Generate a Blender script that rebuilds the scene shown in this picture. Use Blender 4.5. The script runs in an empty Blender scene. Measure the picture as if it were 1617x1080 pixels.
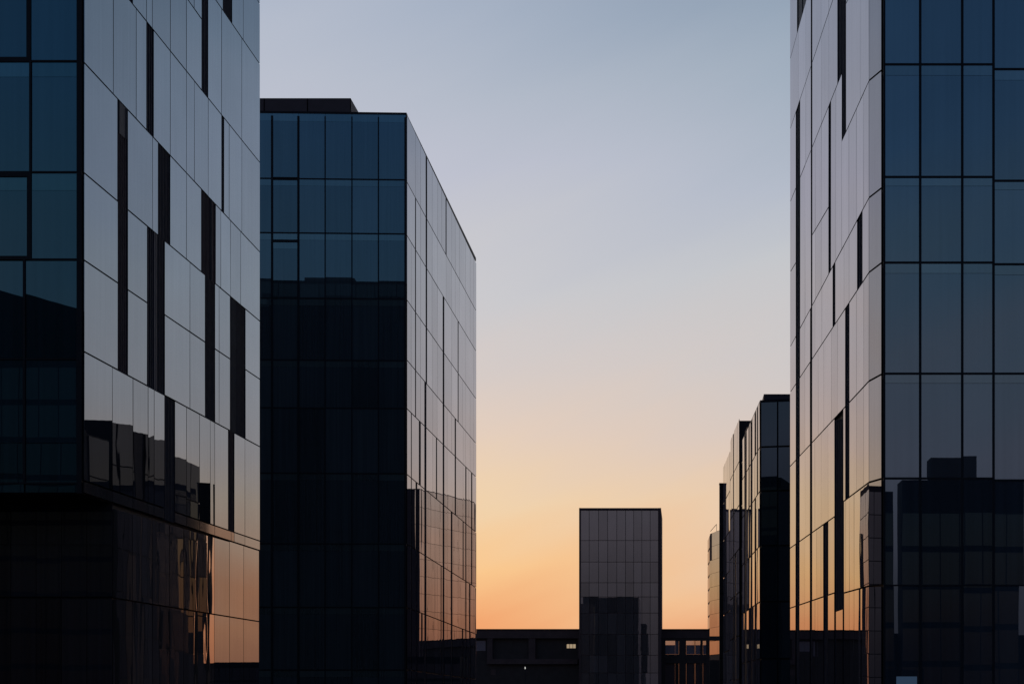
import bpy, bmesh, math, random
from mathutils import Vector
random.seed(7)
scene = bpy.context.scene
col = scene.collection
F, CX, HY, CZ = 1900.0, 1080.0, 1090.0, 1.7      # focal length in photo pixels, vanishing point, eye height

# ------------------------------------------------------------------ materials
def srgb(r, g, b):
    f = lambda c: (c/255/12.92) if c/255 <= .04045 else ((c/255+.055)/1.055)**2.4
    return (f(r), f(g), f(b), 1)

def new_mat(name):
    m = bpy.data.materials.new(name); m.use_nodes = True
    nt = m.node_tree; nt.nodes.clear()
    return m, nt, nt.nodes.new('ShaderNodeOutputMaterial')

def N(nt, t, **k):
    n = nt.nodes.new(t)
    for a, b in k.items(): setattr(n, a, b)
    return n

def math_(nt, op, a, b=None, clamp=False):
    n = N(nt, 'ShaderNodeMath', operation=op); n.use_clamp = clamp
    for i, v in enumerate((a, b)):
        if v is None: continue
        if isinstance(v, (int, float)): n.inputs[i].default_value = v
        else: nt.links.new(v, n.inputs[i])
    return n.outputs[0]

def glass_mat(name, f0, edge=(1, 1, 1), power=2.2, body=(.006, .008, .011), rough=.006, wave=.0007, streak=.07, var=.12):
    """coated curtain-wall glass: mirror whose reflectance rises towards grazing angles over a dark body"""
    m, nt, out = new_mat(name); L = nt.links.new
    geo = N(nt, 'ShaderNodeNewGeometry')
    mp = N(nt, 'ShaderNodeMapping'); mp.inputs['Scale'].default_value = (1.1, 1.1, .22)
    L(geo.outputs['Position'], mp.inputs['Vector'])
    nz = N(nt, 'ShaderNodeTexNoise'); nz.inputs['Scale'].default_value = 1.0; nz.inputs['Detail'].default_value = 1
    L(mp.outputs[0], nz.inputs['Vector'])
    bmp = N(nt, 'ShaderNodeBump'); bmp.inputs['Strength'].default_value = 1; bmp.inputs['Distance'].default_value = wave
    L(nz.outputs['Fac'], bmp.inputs['Height'])
    dot = N(nt, 'ShaderNodeVectorMath', operation='DOT_PRODUCT')
    L(geo.outputs['Normal'], dot.inputs[0]); L(geo.outputs['Incoming'], dot.inputs[1])
    c = math_(nt, 'ABSOLUTE', dot.outputs['Value'])
    fr = math_(nt, 'POWER', math_(nt, 'SUBTRACT', 1.0, c, True), power)
    mix = N(nt, 'ShaderNodeMix', data_type='RGBA')
    mix.inputs['A'].default_value = (*f0, 1); mix.inputs['B'].default_value = (*edge, 1)
    L(fr, mix.inputs['Factor'])
    # faint vertical streaks of dust and blinds behind the glass, and a slightly different coating per pane
    mp2 = N(nt, 'ShaderNodeMapping'); mp2.inputs['Scale'].default_value = (7, 7, .12)
    L(geo.outputs['Position'], mp2.inputs['Vector'])
    n2 = N(nt, 'ShaderNodeTexNoise'); n2.inputs['Scale'].default_value = 1; n2.inputs['Detail'].default_value = 3
    L(mp2.outputs[0], n2.inputs['Vector'])
    oi = N(nt, 'ShaderNodeObjectInfo')
    v = math_(nt, 'ADD', math_(nt, 'MULTIPLY', math_(nt, 'SUBTRACT', n2.outputs['Fac'], .5), streak*2),
              math_(nt, 'MULTIPLY', math_(nt, 'SUBTRACT', oi.outputs['Random'], .5), var))
    n3 = N(nt, 'ShaderNodeTexNoise'); n3.inputs['Scale'].default_value = .35; n3.inputs['Detail'].default_value = 4
    L(geo.outputs['Position'], n3.inputs['Vector'])
    v = math_(nt, 'ADD', v, math_(nt, 'MULTIPLY', math_(nt, 'SUBTRACT', n3.outputs['Fac'], .5), .12))
    v = math_(nt, 'ADD', v, .97)
    sc = N(nt, 'ShaderNodeVectorMath', operation='SCALE')
    L(mix.outputs['Result'], sc.inputs[0]); L(v, sc.inputs['Scale'])
    gl = N(nt, 'ShaderNodeBsdfGlossy'); gl.inputs['Roughness'].default_value = rough
    L(sc.outputs[0], gl.inputs['Color']); L(bmp.outputs[0], gl.inputs['Normal'])
    df = N(nt, 'ShaderNodeBsdfDiffuse')
    # what stands behind the pane differs from pane to pane, with blinds and slab edges as soft vertical and level variation
    bv = math_(nt, 'ADD', math_(nt, 'ADD', .35, math_(nt, 'MULTIPLY', oi.outputs['Random'], .55)), math_(nt, 'MULTIPLY', n2.outputs['Fac'], .75))
    bs = N(nt, 'ShaderNodeVectorMath', operation='SCALE'); bs.inputs[0].default_value = body
    L(bv, bs.inputs['Scale']); L(bs.outputs[0], df.inputs['Color'])
    ad = N(nt, 'ShaderNodeAddShader'); L(gl.outputs[0], ad.inputs[0]); L(df.outputs[0], ad.inputs[1])
    L(ad.outputs[0], out.inputs[0])
    return m

def solid_mat(name, color, rough=.5, spec=.3, var=.25, scale=1.5, metal=0):
    m, nt, out = new_mat(name); L = nt.links.new
    p = N(nt, 'ShaderNodeBsdfPrincipled')
    p.inputs['Roughness'].default_value = rough; p.inputs['Specular IOR Level'].default_value = spec
    p.inputs['Metallic'].default_value = metal
    geo = N(nt, 'ShaderNodeNewGeometry')
    nz = N(nt, 'ShaderNodeTexNoise'); nz.inputs['Scale'].default_value = scale; nz.inputs['Detail'].default_value = 5
    L(geo.outputs['Position'], nz.inputs['Vector'])
    mr = N(nt, 'ShaderNodeMapRange'); mr.inputs['To Min'].default_value = 1-var; mr.inputs['To Max'].default_value = 1+var
    L(nz.outputs['Fac'], mr.inputs['Value'])
    sc = N(nt, 'ShaderNodeVectorMath', operation='SCALE'); sc.inputs[0].default_value = color
    L(mr.outputs[0], sc.inputs['Scale']); L(sc.outputs[0], p.inputs['Base Color'])
    L(p.outputs[0], out.inputs[0])
    return m

def emit_mat(name, color, s):
    m, nt, out = new_mat(name)
    e = N(nt, 'ShaderNodeEmission'); e.inputs[0].default_value = color; e.inputs[1].default_value = s
    nt.links.new(e.outputs[0], out.inputs[0]); return m

M = {}
BODY = (.027, .041, .051)
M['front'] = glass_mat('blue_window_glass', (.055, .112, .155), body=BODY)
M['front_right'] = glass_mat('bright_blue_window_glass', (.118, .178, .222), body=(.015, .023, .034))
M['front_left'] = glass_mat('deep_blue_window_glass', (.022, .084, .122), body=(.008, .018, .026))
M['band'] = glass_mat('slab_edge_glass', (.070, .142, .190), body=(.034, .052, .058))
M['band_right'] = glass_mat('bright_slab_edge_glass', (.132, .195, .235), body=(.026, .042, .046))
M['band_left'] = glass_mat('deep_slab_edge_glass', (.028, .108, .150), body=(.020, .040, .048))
M['side'] = glass_mat('silver_cladding_glass', (.10, .122, .15), edge=(.86, .85, .90), power=2.9)
M['side_left'] = glass_mat('silver_grey_cladding_glass', (.10, .135, .175), edge=(.80, .87, .96), power=2.7)
M['side_right'] = glass_mat('pale_silver_cladding_glass', (.055, .060, .072), edge=(.93, .89, .92), power=2.9)
M['row'] = glass_mat('street_row_glass', (.010, .013, .020), edge=(1, .97, .96), power=4.6, body=(.034, .036, .050))
M['row_front'] = glass_mat('dull_blue_window_glass', (.045, .075, .10), body=(.010, .016, .022))
M['spandrel'] = glass_mat('spandrel_glass', (.06, .06, .065), edge=(.6, .53, .5), body=(.035, .035, .036), rough=.05)
M['podium'] = glass_mat('podium_glass', (.23, .22, .22), edge=(.92, .84, .80), wave=.0026, body=(.030, .029, .030))
M['tower'] = glass_mat('smoky_tower_glass', (.165, .195, .205), body=(.046, .043, .048))
M['mirror'] = glass_mat('sunset_mirror_glass', (.23, .23, .26), edge=(.60, .59, .65))
M['corner'] = glass_mat('angle_dimmed_glass', (.07, .08, .09), edge=(.66, .65, .69), power=2.9)  # side glass darkened in colour to imitate the chamfer's weaker reflection at its angle
M['far_mirror'] = glass_mat('dusty_mirror_glass', (.60, .62, .68), edge=(.84, .84, .88))
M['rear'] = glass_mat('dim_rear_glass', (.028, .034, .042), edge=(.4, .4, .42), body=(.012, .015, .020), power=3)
M['dark'] = solid_mat('dark_anodised_metal', (.005, .0095, .016), .55, .12)
M['slot'] = solid_mat('charcoal_louvre', (.030, .035, .052), .6, .15, .4, 3)
M['slot_brown'] = solid_mat('brown_louvre', (.050, .041, .052), .6, .15, .4, 3)
M['slot_grey'] = solid_mat('grey_blind', (.055, .062, .075), .6, .2, .3, 3)
M['strip'] = solid_mat('bright_trim', (.17, .16, .17), .4, .4)
M['black'] = solid_mat('shadow_gap_black', (.003, .003, .004), .8, .05)
M['roof'] = solid_mat('roof_plant_cladding', (.042, .039, .050), .6, .2)
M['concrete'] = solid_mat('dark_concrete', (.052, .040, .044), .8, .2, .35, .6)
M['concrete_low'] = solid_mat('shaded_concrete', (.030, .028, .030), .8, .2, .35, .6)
M['panel'] = solid_mat('grey_violet_panel', (.12, .115, .15), .5, .3)
M['asphalt'] = solid_mat('asphalt', (.03, .03, .032), .9, .2, .3, .8)
M['paving'] = solid_mat('paving', (.05, .048, .046), .8, .2, .3, 1.5)
M['lit'] = emit_mat('lit_window', srgb(165, 145, 118), 1)
M['lamp'] = emit_mat('lamp_bulb', srgb(205, 205, 200), 1)
M['blue_lit'] = emit_mat('blue_pane_glow', srgb(42, 58, 78), 1)
m, nt, out = new_mat('clear_tinted_glass')
tr = N(nt, 'ShaderNodeBsdfTransparent'); tr.inputs[0].default_value = (.62, .66, .72, 1)
gl = N(nt, 'ShaderNodeBsdfGlossy'); gl.inputs['Roughness'].default_value = .01; gl.inputs['Color'].default_value = (.8, .85, .9, 1)
mx = N(nt, 'ShaderNodeMixShader'); mx.inputs[0].default_value = .12
nt.links.new(tr.outputs[0], mx.inputs[1]); nt.links.new(gl.outputs[0], mx.inputs[2]); nt.links.new(mx.outputs[0], out.inputs[0])
M['clear'] = m

# ------------------------------------------------------------------ object helpers
def tag(o, label=None, cat=None, group=None, kind=None):
    if label: o['label'] = label
    if cat: o['category'] = cat
    if group: o['group'] = group
    if kind: o['kind'] = kind
    return o

def thing(name, loc, label, cat, group=None):
    o = bpy.data.objects.new(name, None); col.objects.link(o); o.location = loc
    o.empty_display_size = .5
    return tag(o, label, cat, group)

def mesh_obj(name, verts, faces, mats, parent=None, mi=None, smooth=None):
    """verts in world space; the object's origin goes to their centre"""
    lo = Vector((min(v[i] for v in verts) for i in range(3)))
    hi = Vector((max(v[i] for v in verts) for i in range(3)))
    c = (lo+hi)/2
    me = bpy.data.meshes.new(name)
    me.from_pydata([tuple(Vector(v)-c) for v in verts], [], faces)
    for m_ in (mats if isinstance(mats, (list, tuple)) else [mats]): me.materials.append(m_)
    if mi:
        for p, i in zip(me.polygons, mi): p.material_index = i
    if smooth:
        for p, i in zip(me.polygons, smooth): p.use_smooth = bool(i)
    me.update()
    o = bpy.data.objects.new(name, me); col.objects.link(o)
    if parent is not None:
        pl = Vector((0, 0, 0)); q = parent
        while q is not None: pl += q.location; q = q.parent
        o.parent = parent; o.location = c-pl
    else: o.location = c
    return o

class MB:
    def __init__(s): s.v = []; s.f = []
    def box(s, x0, x1, y0, y1, z0, z1):
        b = len(s.v)
        s.v += [(x0,y0,z0),(x1,y0,z0),(x1,y1,z0),(x0,y1,z0),(x0,y0,z1),(x1,y0,z1),(x1,y1,z1),(x0,y1,z1)]
        s.f += [tuple(b+i for i in q) for q in ((0,3,2,1),(4,5,6,7),(0,1,5,4),(1,2,6,5),(2,3,7,6),(3,0,4,7))]
        return s
    def prism(s, pts, z0, z1):
        b = len(s.v); n = len(pts)
        a = sum(pts[i][0]*pts[(i+1) % n][1]-pts[(i+1) % n][0]*pts[i][1] for i in range(n))
        if a < 0: pts = pts[::-1]
        s.v += [(x, y, z0) for x, y in pts]+[(x, y, z1) for x, y in pts]
        s.f.append(tuple(b+i for i in range(n))[::-1]); s.f.append(tuple(b+n+i for i in range(n)))
        for i in range(n):
            j = (i+1) % n; s.f.append((b+i, b+j, b+n+j, b+n+i))
        return s
    def pxbox(s, x0, y0, x1, y1, Y, d):
        """box whose camera-side face fills this photo rectangle at distance Y, d metres deep"""
        a = W(x0, y1, Y); b = W(x1, y0, Y)
        return s.box(min(a.x, b.x), max(a.x, b.x), Y, Y+d, min(a.z, b.z), max(a.z, b.z))
    def build(s, name, mat, parent=None): return mesh_obj(name, s.v, s.f, mat, parent)

def W(x, y, Y): return Vector(((x-CX)/F*Y, Y, CZ+(HY-y)/F*Y))

class Facade:
    """a vertical plane through p (x,y) with unit direction u; outward normal n. Coordinates (s, z)."""
    def __init__(self, p, u, outward):
        self.p = Vector(p); self.u = Vector(u).normalized()
        n = Vector((self.u.y, -self.u.x))
        if n.dot(Vector(outward)) < 0: n = -n
        self.n = n
    def S(self, x):
        k = (x-CX)/F       # (p+s u) parallel to (k,1)
        return (k*self.p.y-self.p.x)/(self.u.x-k*self.u.y)
    def Y(self, s): return self.p.y+s*self.u.y
    def line(self, x0, y0, x1, y1):
        s0, s1 = self.S(x0), self.S(x1)
        z0 = CZ+(HY-y0)/F*self.Y(s0); z1 = CZ+(HY-y1)/F*self.Y(s1)
        return (s0, z0, s1, z1)
    def flat(self, z): return (0, z, 1, z)
    def at(self, l, s): return l[1]+(l[3]-l[1])*(s-l[0])/(l[2]-l[0]) if abs(l[2]-l[0]) > 1e-6 else l[1]
    def pt(self, s, z, off=0):
        q = self.p+self.u*s+self.n*off
        return (q.x, q.y, z)

def pane_geo(fc, a, b, top, bot, gs, gz, off, bulge, tilt, th=.05, nx=5, nz=5):
    """one glass pane as a thin solid with a very slightly bowed, very slightly tilted front"""
    if a > b: a, b = b, a
    a += gs/2; b -= gs/2
    if b-a < .04: return None
    ta, tb, ba, bb = fc.at(top, a)-gz/2, fc.at(top, b)-gz/2, fc.at(bot, a)+gz/2, fc.at(bot, b)+gz/2
    if ta-ba < .04 or tb-bb < .04: return None
    V = []; Fc = []; sm = []
    tx, tz = tilt
    w = b-a; h = (ta-ba)
    flip = (fc.u.x*(-fc.n.y)+fc.u.y*fc.n.x)   # orientation
    for j in range(nz+1):
        for i in range(nx+1):
            u, v = i/nx, j/nz
            s = a+w*u; z = (ba+(bb-ba)*u)*(1-v)+(ta+(tb-ta)*u)*v
            o = off+bulge*(1-(2*u-1)**2)*(1-.6*(2*v-1)**2)+tx*(u-.5)*w+tz*(v-.5)*h
            V.append(fc.pt(s, z, o))
    def quad(p, q, r, t, s_):
        A, B, C = Vector(V[p]), Vector(V[q]), Vector(V[r])
        Fc.append((p, q, r, t)); sm.append(s_)
    for j in range(nz):
        for i in range(nx):
            p = j*(nx+1)+i
            quad(p, p+1, p+nx+2, p+nx+1, 1)
    nrm = (Vector(V[1])-Vector(V[0])).cross(Vector(V[nx+1])-Vector(V[0]))
    if nrm.to_2d().dot(fc.n) < 0: Fc[:] = [f[::-1] for f in Fc]
    base = len(V)
    # thickness behind
    c = [(a, ba), (b, bb), (b, tb), (a, ta)]
    idx = [0, nx, (nz+1)*(nx+1)-1, nz*(nx+1)]
    V += [V[i] for i in idx]
    V += [fc.pt(s, z, off-th) for s, z in c]
    for i in range(4):
        j = (i+1) % 4
        Fc.append((base+i, base+j, base+4+j, base+4+i)); sm.append(0)
    Fc.append((base+7, base+6, base+5, base+4)); sm.append(0)
    return V, Fc, sm

class Building:
    def __init__(self, name, loc, label, group=None):
        self.root = thing(name, loc, label, 'building', group); self.panes = {}
    def pane(self, fc, xa, xb, top, bot, kind, mat, gs=.05, gz=.07, off=.05, bulge=.0008, tl=.0010, byS=False, th=.05):
        a, b = (xa, xb) if byS else (fc.S(xa), fc.S(xb))
        g = pane_geo(fc, a, b, top, bot, gs, gz, off, random.gauss(bulge, abs(bulge)*.4),
                     (random.gauss(0, tl), random.gauss(0, tl*.6)), th)
        if g is None: return
        mid = (a+b)/2; Y = max(5, fc.Y(mid)); px = CX+F*(fc.p.x+mid*fc.u.x)/Y
        zt, zb = fc.at(top, mid), fc.at(bot, mid)
        yt, yb = HY-(zt-CZ)*F/Y, HY-(zb-CZ)*F/Y
        vis = max(0, min(yb, 1080)-max(yt, 0))
        wpx = abs(b-a)/Y*F
        inside = -40 < px < 1657 and vis > 0
        area = wpx*vis if inside else 0
        self.panes.setdefault(kind, []).append((area, g, mat))
    def finish(self, cap=98):
        for kind, L in self.panes.items():
            L.sort(key=lambda t: -t[0])
            solo = [t for t in L[:cap] if t[0] > 0 or len(L) <= 12]
            rest = [t for t in L if not any(t is q for q in solo)]
            for area, g, mat in solo: mesh_obj(kind, g[0], g[1], mat, self.root, smooth=g[2])
            if rest:
                mats = []; V = []; Fc = []; mi = []; sm = []
                for area, g, mat in rest:
                    if mat not in mats: mats.append(mat)
                    b = len(V); V += g[0]; Fc += [tuple(b+i for i in f) for f in g[1]]
                    mi += [mats.index(mat)]*len(g[1]); sm += g[2]
                o = mesh_obj(kind, V, Fc, mats, self.root, mi=mi, smooth=sm)
                o['kind'] = 'stuff'
    def row(self, fc, top, bot, xs, skip, kind, mat, **k):
        for a, b in zip(xs[:-1], xs[1:]):
            m_ = (a+b)/2
            if any(p <= m_ <= q for p, q in skip): continue
            self.pane(fc, a, b, top, bot, kind, mat, **k)
    def slot(self, fc, xa, xb, top, bot, mat='slot', off=-.02, name='louvre_strip', n=None, th=.06):
        a, b = sorted((fc.S(xa), fc.S(xb)))
        # vertical fins inside the strip
        V = []; Fc = []
        w = b-a
        n = n or max(2, int(w/.16))
        def bxs(s0, s1, o0, o1):
            base = len(V)
            for s in (s0, s1):
                for o in (o0, o1):
                    V.append(fc.pt(s, fc.at(bot, s), o)); V.append(fc.pt(s, fc.at(top, s), o))
            for q in ((0,1,3,2),(4,6,7,5),(0,4,5,1),(2,3,7,6),(0,2,6,4),(1,5,7,3)): Fc.append(tuple(base+i for i in q))
        bxs(a, b, off-th, off)
        for i in range(n+1):
            s = a+w*i/n
            hw = min(.018, w/n*.3)
            s0, s1 = max(a, s-hw), min(b, s+hw)
            bxs(s0, s1, off+.0005, off+.04)
        o = mesh_obj(name, V, Fc, M[mat], self.root)
        bm = bmesh.new(); bm.from_mesh(o.data); bmesh.ops.recalc_face_normals(bm, faces=bm.faces); bm.to_mesh(o.data); bm.free()
        return o

def mullions(root, fc, vs, hs, s0, s1, z0, z1, w=.06, d=.07, name='mullion_grid', mat='dark'):
    """mullion caps standing proud of the glass; vs = (s, z0, z1, width), hs = (z, s0, s1, height)"""
    V = []; Fc = []
    def bxs(a, b, c, e, o0, o1):
        base = len(V)
        for s in (a, b):
            for o in (o0, o1):
                V.append(fc.pt(s, c, o)); V.append(fc.pt(s, e, o))
        for q in ((0,1,3,2),(4,6,7,5),(0,4,5,1),(2,3,7,6),(0,2,6,4),(1,5,7,3)): Fc.append(tuple(base+i for i in q))
    for s, a, b, ww in vs: bxs(s-ww/2, s+ww/2, a, b, -.02, d)
    for z, a, b, hh in hs: bxs(a, b, z-hh/2, z+hh/2, -.02, d-.004)
    o = mesh_obj(name, V, Fc, M[mat], root)
    bm = bmesh.new(); bm.from_mesh(o.data); bmesh.ops.recalc_face_normals(bm, faces=bm.faces); bm.to_mesh(o.data); bm.free()
    return o

# ================================================================== LEFT BUILDING (A)
YA = 49.0; XA = (131-CX)/F*YA
A = Building('office_building', (XA-12, YA+10, 0), 'tall glass office block filling the left edge, cantilevered over a recessed dark podium')
zA = lambda y: CZ+(HY-y)/F*YA
HA = CZ+39.95
YAr = YA*949/671.0
fs = Facade((XA, YA), (0, 1), (1, 0))
MB().box(XA-27, XA-.06, YA+.06, YAr, zA(779), HA).build('facade_core', M['dark'], A.root)
MB().box(XA-27, XA-.10, 51.5+.06, YAr-.004, 0, zA(779)-.006).build('podium_core', M['dark'], A.root)
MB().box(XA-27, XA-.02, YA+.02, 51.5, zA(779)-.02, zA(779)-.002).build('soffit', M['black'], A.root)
MB().box(XA-11.5, XA-6.4, YA+4, YAr-.3, HA, HA+.42).build('roof_plant_box', M['roof'], A.root)
MB().box(XA-23, XA-15.8, YA+4, YAr-1.5, HA, HA+.3).build('roof_plant_box', M['roof'], A.root)
Ln = {}
for k, v in {'-3': (131, -560, 409, -60), '-2': (131, -487, 409, 7), 'm': (131, -231, 317, 31), '-1': (131, -302, 409, 102), '0': (131, -88.3, 409, 257),
             '1': (131, 99.5, 409, 398.2), '2': (131, 273.3, 409, 507.2), '3': (131, 411, 409, 598.8), '4': (131, 555.3, 409, 705.2),
             '5': (131, 759, 409, 854), '6': (131, 778.8, 409, 868.9), 'r': (179, 802, 369, 856.5), '7': (178.3, 943.7, 408.3, 980.8)}.items():
    Ln[k] = fs.line(*v)
Ln['top'] = fs.flat(HA)
mS = M['side_left']; kw = dict(bulge=-.0015, tl=.0014)
A.row(fs, Ln['top'], Ln['m'], [131, 177, 203, 240, 275, 305, 317], [], 'cladding_panel', mS, **kw)
A.row(fs, Ln['-2'], Ln['-1'], [327.5, 350.5, 365, 382.8, 409], [(350.5, 365)], 'cladding_panel', mS, **kw)
A.row(fs, Ln['m'], Ln['0'], [131, 165, 203, 207.8, 229.7, 238.8, 267.4, 292.8, 317], [(203, 207.8)], 'cladding_panel', mS, **kw)
A.row(fs, Ln['-1'], Ln['0'], [327, 348.3, 380.4, 409], [], 'cladding_panel', mS, **kw)
A.row(fs, Ln['top'], Ln['-2'], [327.5, 350.5, 365, 382.8, 409], [(350.5, 365)], 'cladding_panel', mS, **kw)
A.row(fs, Ln['0'], Ln['1'], [131, 177.2, 213.3, 229.7, 240.8, 267.3, 292.8, 305.4, 327.4, 348.3, 352.2, 360.5, 380.5, 409], [(229.7, 240.8), (348.3, 352.2)], 'cladding_panel', mS, **kw)
A.row(fs, Ln['1'], Ln['2'], [131, 183.8, 200, 239.3, 248, 267, 292.8, 316.3, 339, 347.2, 362.6, 378.6, 409], [(183.8, 200), (248, 267), (316.3, 339)], 'cladding_panel', mS, **kw)
for t, b in (('2', '3'), ('3', '4')):
    A.row(fs, Ln[t], Ln[b], [131, 184.4, 200, 230.7, 258.4, 298.3, 322.2, 338, 344.6, 361.8, 386.1, 409], [(184.4, 200), (230.7, 258.4), (322.2, 338), (361.8, 386.1)], 'cladding_panel', mS, **kw)
A.row(fs, Ln['4'], Ln['5'], [131, 175.6, 208.2, 232.2, 241.8, 258.2, 274.6, 292.8, 313.6, 330.6, 337.6, 358.8, 368.5, 385.4, 409], [(258.2, 274.6), (358.8, 368.5)], 'cladding_panel', mS, **kw)
A.row(fs, Ln['5'], Ln['6'], [131, 175.6, 208.2, 232.2, 241.8, 258.2, 274.6, 292.8, 313.6, 337.6, 363.6, 368.5], [(258.2, 274.6)], 'spandrel_panel', M['spandrel'], bulge=0, tl=.0005)
A.row(fs, Ln['5'], Ln['6'], [368.5, 385.4, 409], [], 'spandrel_panel', mS, bulge=0, tl=.0005)
bz = fs.flat(0.02)
px = [178.6, 209, 240.4, 267.6, 290, 312, 338.5]
kp = dict(bulge=.002, tl=.0025, off=0)
A.row(fs, Ln['r'], Ln['7'], px, [], 'podium_panel', M['podium'], **kp)
A.row(fs, Ln['7'], bz, px, [], 'podium_panel', M['podium'], **kp)
mP = M['side_left']
A.row(fs, Ln['r'], Ln['7'], [338.5, 362.3], [], 'podium_panel', mP, bulge=.0005, tl=.0005, off=0)
A.row(fs, Ln['6'], Ln['7'], [362.3, 384.8, 409], [], 'podium_panel', mP, bulge=.0005, tl=.0005, off=0)
A.row(fs, Ln['7'], bz, [338.5, 362.3, 384.8, 409], [], 'podium_panel', mP, bulge=.0005, tl=.0005, off=0)
SL = [(203, 207.8, 'top', '0', 'slot'), (317.2, 327, 'top', '0', 'slot'), (350.5, 365, 'top', '-1', 'slot'), (229.7, 240.8, '0', '1', 'slot'),
      (348.3, 352.2, '0', '1', 'slot'), (183.8, 200, '1', '4', 'slot_brown'), (248, 267, '1', '2', 'slot'), (316.3, 339, '1', '2', 'slot_brown'),
      (230.7, 242.4, '2', '4', 'slot'), (245.8, 258.4, '2', '4', 'slot'), (322.2, 338, '2', '4', 'slot'), (361.8, 372.2, '2', '4', 'slot_grey'),
      (372.4, 386.1, '2', '4', 'slot'), (258.2, 274.6, '4', '6', 'slot'), (358.8, 368.5, '4', '5', 'slot_brown')]
for a, b, t, bo, mt in SL: A.slot(fs, a, b, Ln[t], Ln[bo], mt)
A.slot(fs, 242.6, 245.6, Ln['2'], Ln['4'], 'strip', off=.01, n=1, name='trim_strip')
A.slot(fs, 332.0, 333.3, Ln['1'], Ln['2'], 'slot_grey', off=.03, n=1, name='trim_strip')
A.slot(fs, 186.4, 198.2, Ln['1'], fs.line(186, 209, 199, 221), 'slot_grey', off=.025, n=1, name='vent_flap')
# front of A
ff = Facade((XA, YA), (-1, 0), (0, -1))
fl = lambda y: ff.flat(zA(y))
SF = ff.S
left_px = [-30, -110, -180, -260]
def front_rows(Bd, fc, rows, zf, mat, band, kind='window_pane', **k):
    for yt, yb, yband, xs in rows:
        for a, b in xs:
            if yband:
                Bd.pane(fc, a, b, fc.flat(zf(yt)), fc.flat(zf(yband)), 'slab_edge_pane', band, gs=.02, gz=.012, bulge=0, tl=.0004, **k)
                Bd.pane(fc, a, b, fc.flat(zf(yband)), fc.flat(zf(yb)), kind, mat, gs=.02, gz=.012, bulge=.0006, tl=.0008, **k)
            else:
                Bd.pane(fc, a, b, fc.flat(zf(yt)), fc.flat(zf(yb)), kind, mat, gs=.02, gz=.02, bulge=.0006, tl=.0008, **k)
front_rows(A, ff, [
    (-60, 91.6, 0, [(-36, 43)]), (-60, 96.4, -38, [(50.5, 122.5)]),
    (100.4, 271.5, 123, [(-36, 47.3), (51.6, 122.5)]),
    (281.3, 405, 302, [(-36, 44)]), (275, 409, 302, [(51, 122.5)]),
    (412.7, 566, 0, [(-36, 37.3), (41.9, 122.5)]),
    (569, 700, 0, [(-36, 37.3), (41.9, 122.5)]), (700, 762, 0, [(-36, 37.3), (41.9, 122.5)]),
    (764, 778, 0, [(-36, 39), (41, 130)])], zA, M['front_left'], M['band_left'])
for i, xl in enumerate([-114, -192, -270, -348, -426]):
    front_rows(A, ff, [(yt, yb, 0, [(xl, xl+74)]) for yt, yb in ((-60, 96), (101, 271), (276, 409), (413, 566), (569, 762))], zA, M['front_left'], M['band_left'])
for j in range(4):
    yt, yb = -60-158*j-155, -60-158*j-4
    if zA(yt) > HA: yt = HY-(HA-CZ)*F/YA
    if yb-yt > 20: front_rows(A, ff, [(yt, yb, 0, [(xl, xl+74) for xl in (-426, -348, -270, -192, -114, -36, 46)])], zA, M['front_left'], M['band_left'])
S = lambda x: ff.S(x)
mullions(A.root, ff, [(abs(S(126.3)), zA(779), HA, abs(S(122.6)-S(130)))]+[(S(47), zA(98), HA, .16), (S(49.4), zA(273), zA(98), .085), (S(47.5), zA(409), zA(276), .17), (S(39.6), zA(762), zA(410), .09)],
         [(zA(98.4), S(50), S(124), .07), (zA(95.8), S(-426), S(50), .2), (zA(273.3), S(50), S(124), .075), (zA(276.4), S(-426), S(50), .22),
          (zA(410.8), S(50), S(124), .08), (zA(408.4), S(-426), S(50), .16), (zA(567.4), S(-426), S(124), .06), (zA(763), S(-426), S(130), .06)], 0, 0, 0, 0, d=.09)
YP = 51.5
fp = Facade((XA-.1, YP), (-1, 0), (0, -1)); zP = lambda y: CZ+(HY-y)/F*YP
xs = [178, 138, 98, 58, 18, -22, -62, -102, -200]
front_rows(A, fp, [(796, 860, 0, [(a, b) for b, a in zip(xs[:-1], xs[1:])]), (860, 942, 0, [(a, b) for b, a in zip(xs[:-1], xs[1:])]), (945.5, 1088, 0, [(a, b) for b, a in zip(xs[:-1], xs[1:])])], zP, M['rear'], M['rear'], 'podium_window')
# rear of A, seen only mirrored in the next building
fr = Facade((XA-.4, YAr), (-1, 0), (0, 1))
for r in range(10):
    for c in range(13):
        A.pane(fr, c*1.9+.1, c*1.9+1.95, fr.flat(min(4.2*r+4.1, HA-.3)), fr.flat(4.2*r+.3), 'rear_pane', M['rear'], byS=True)
A.finish()

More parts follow.
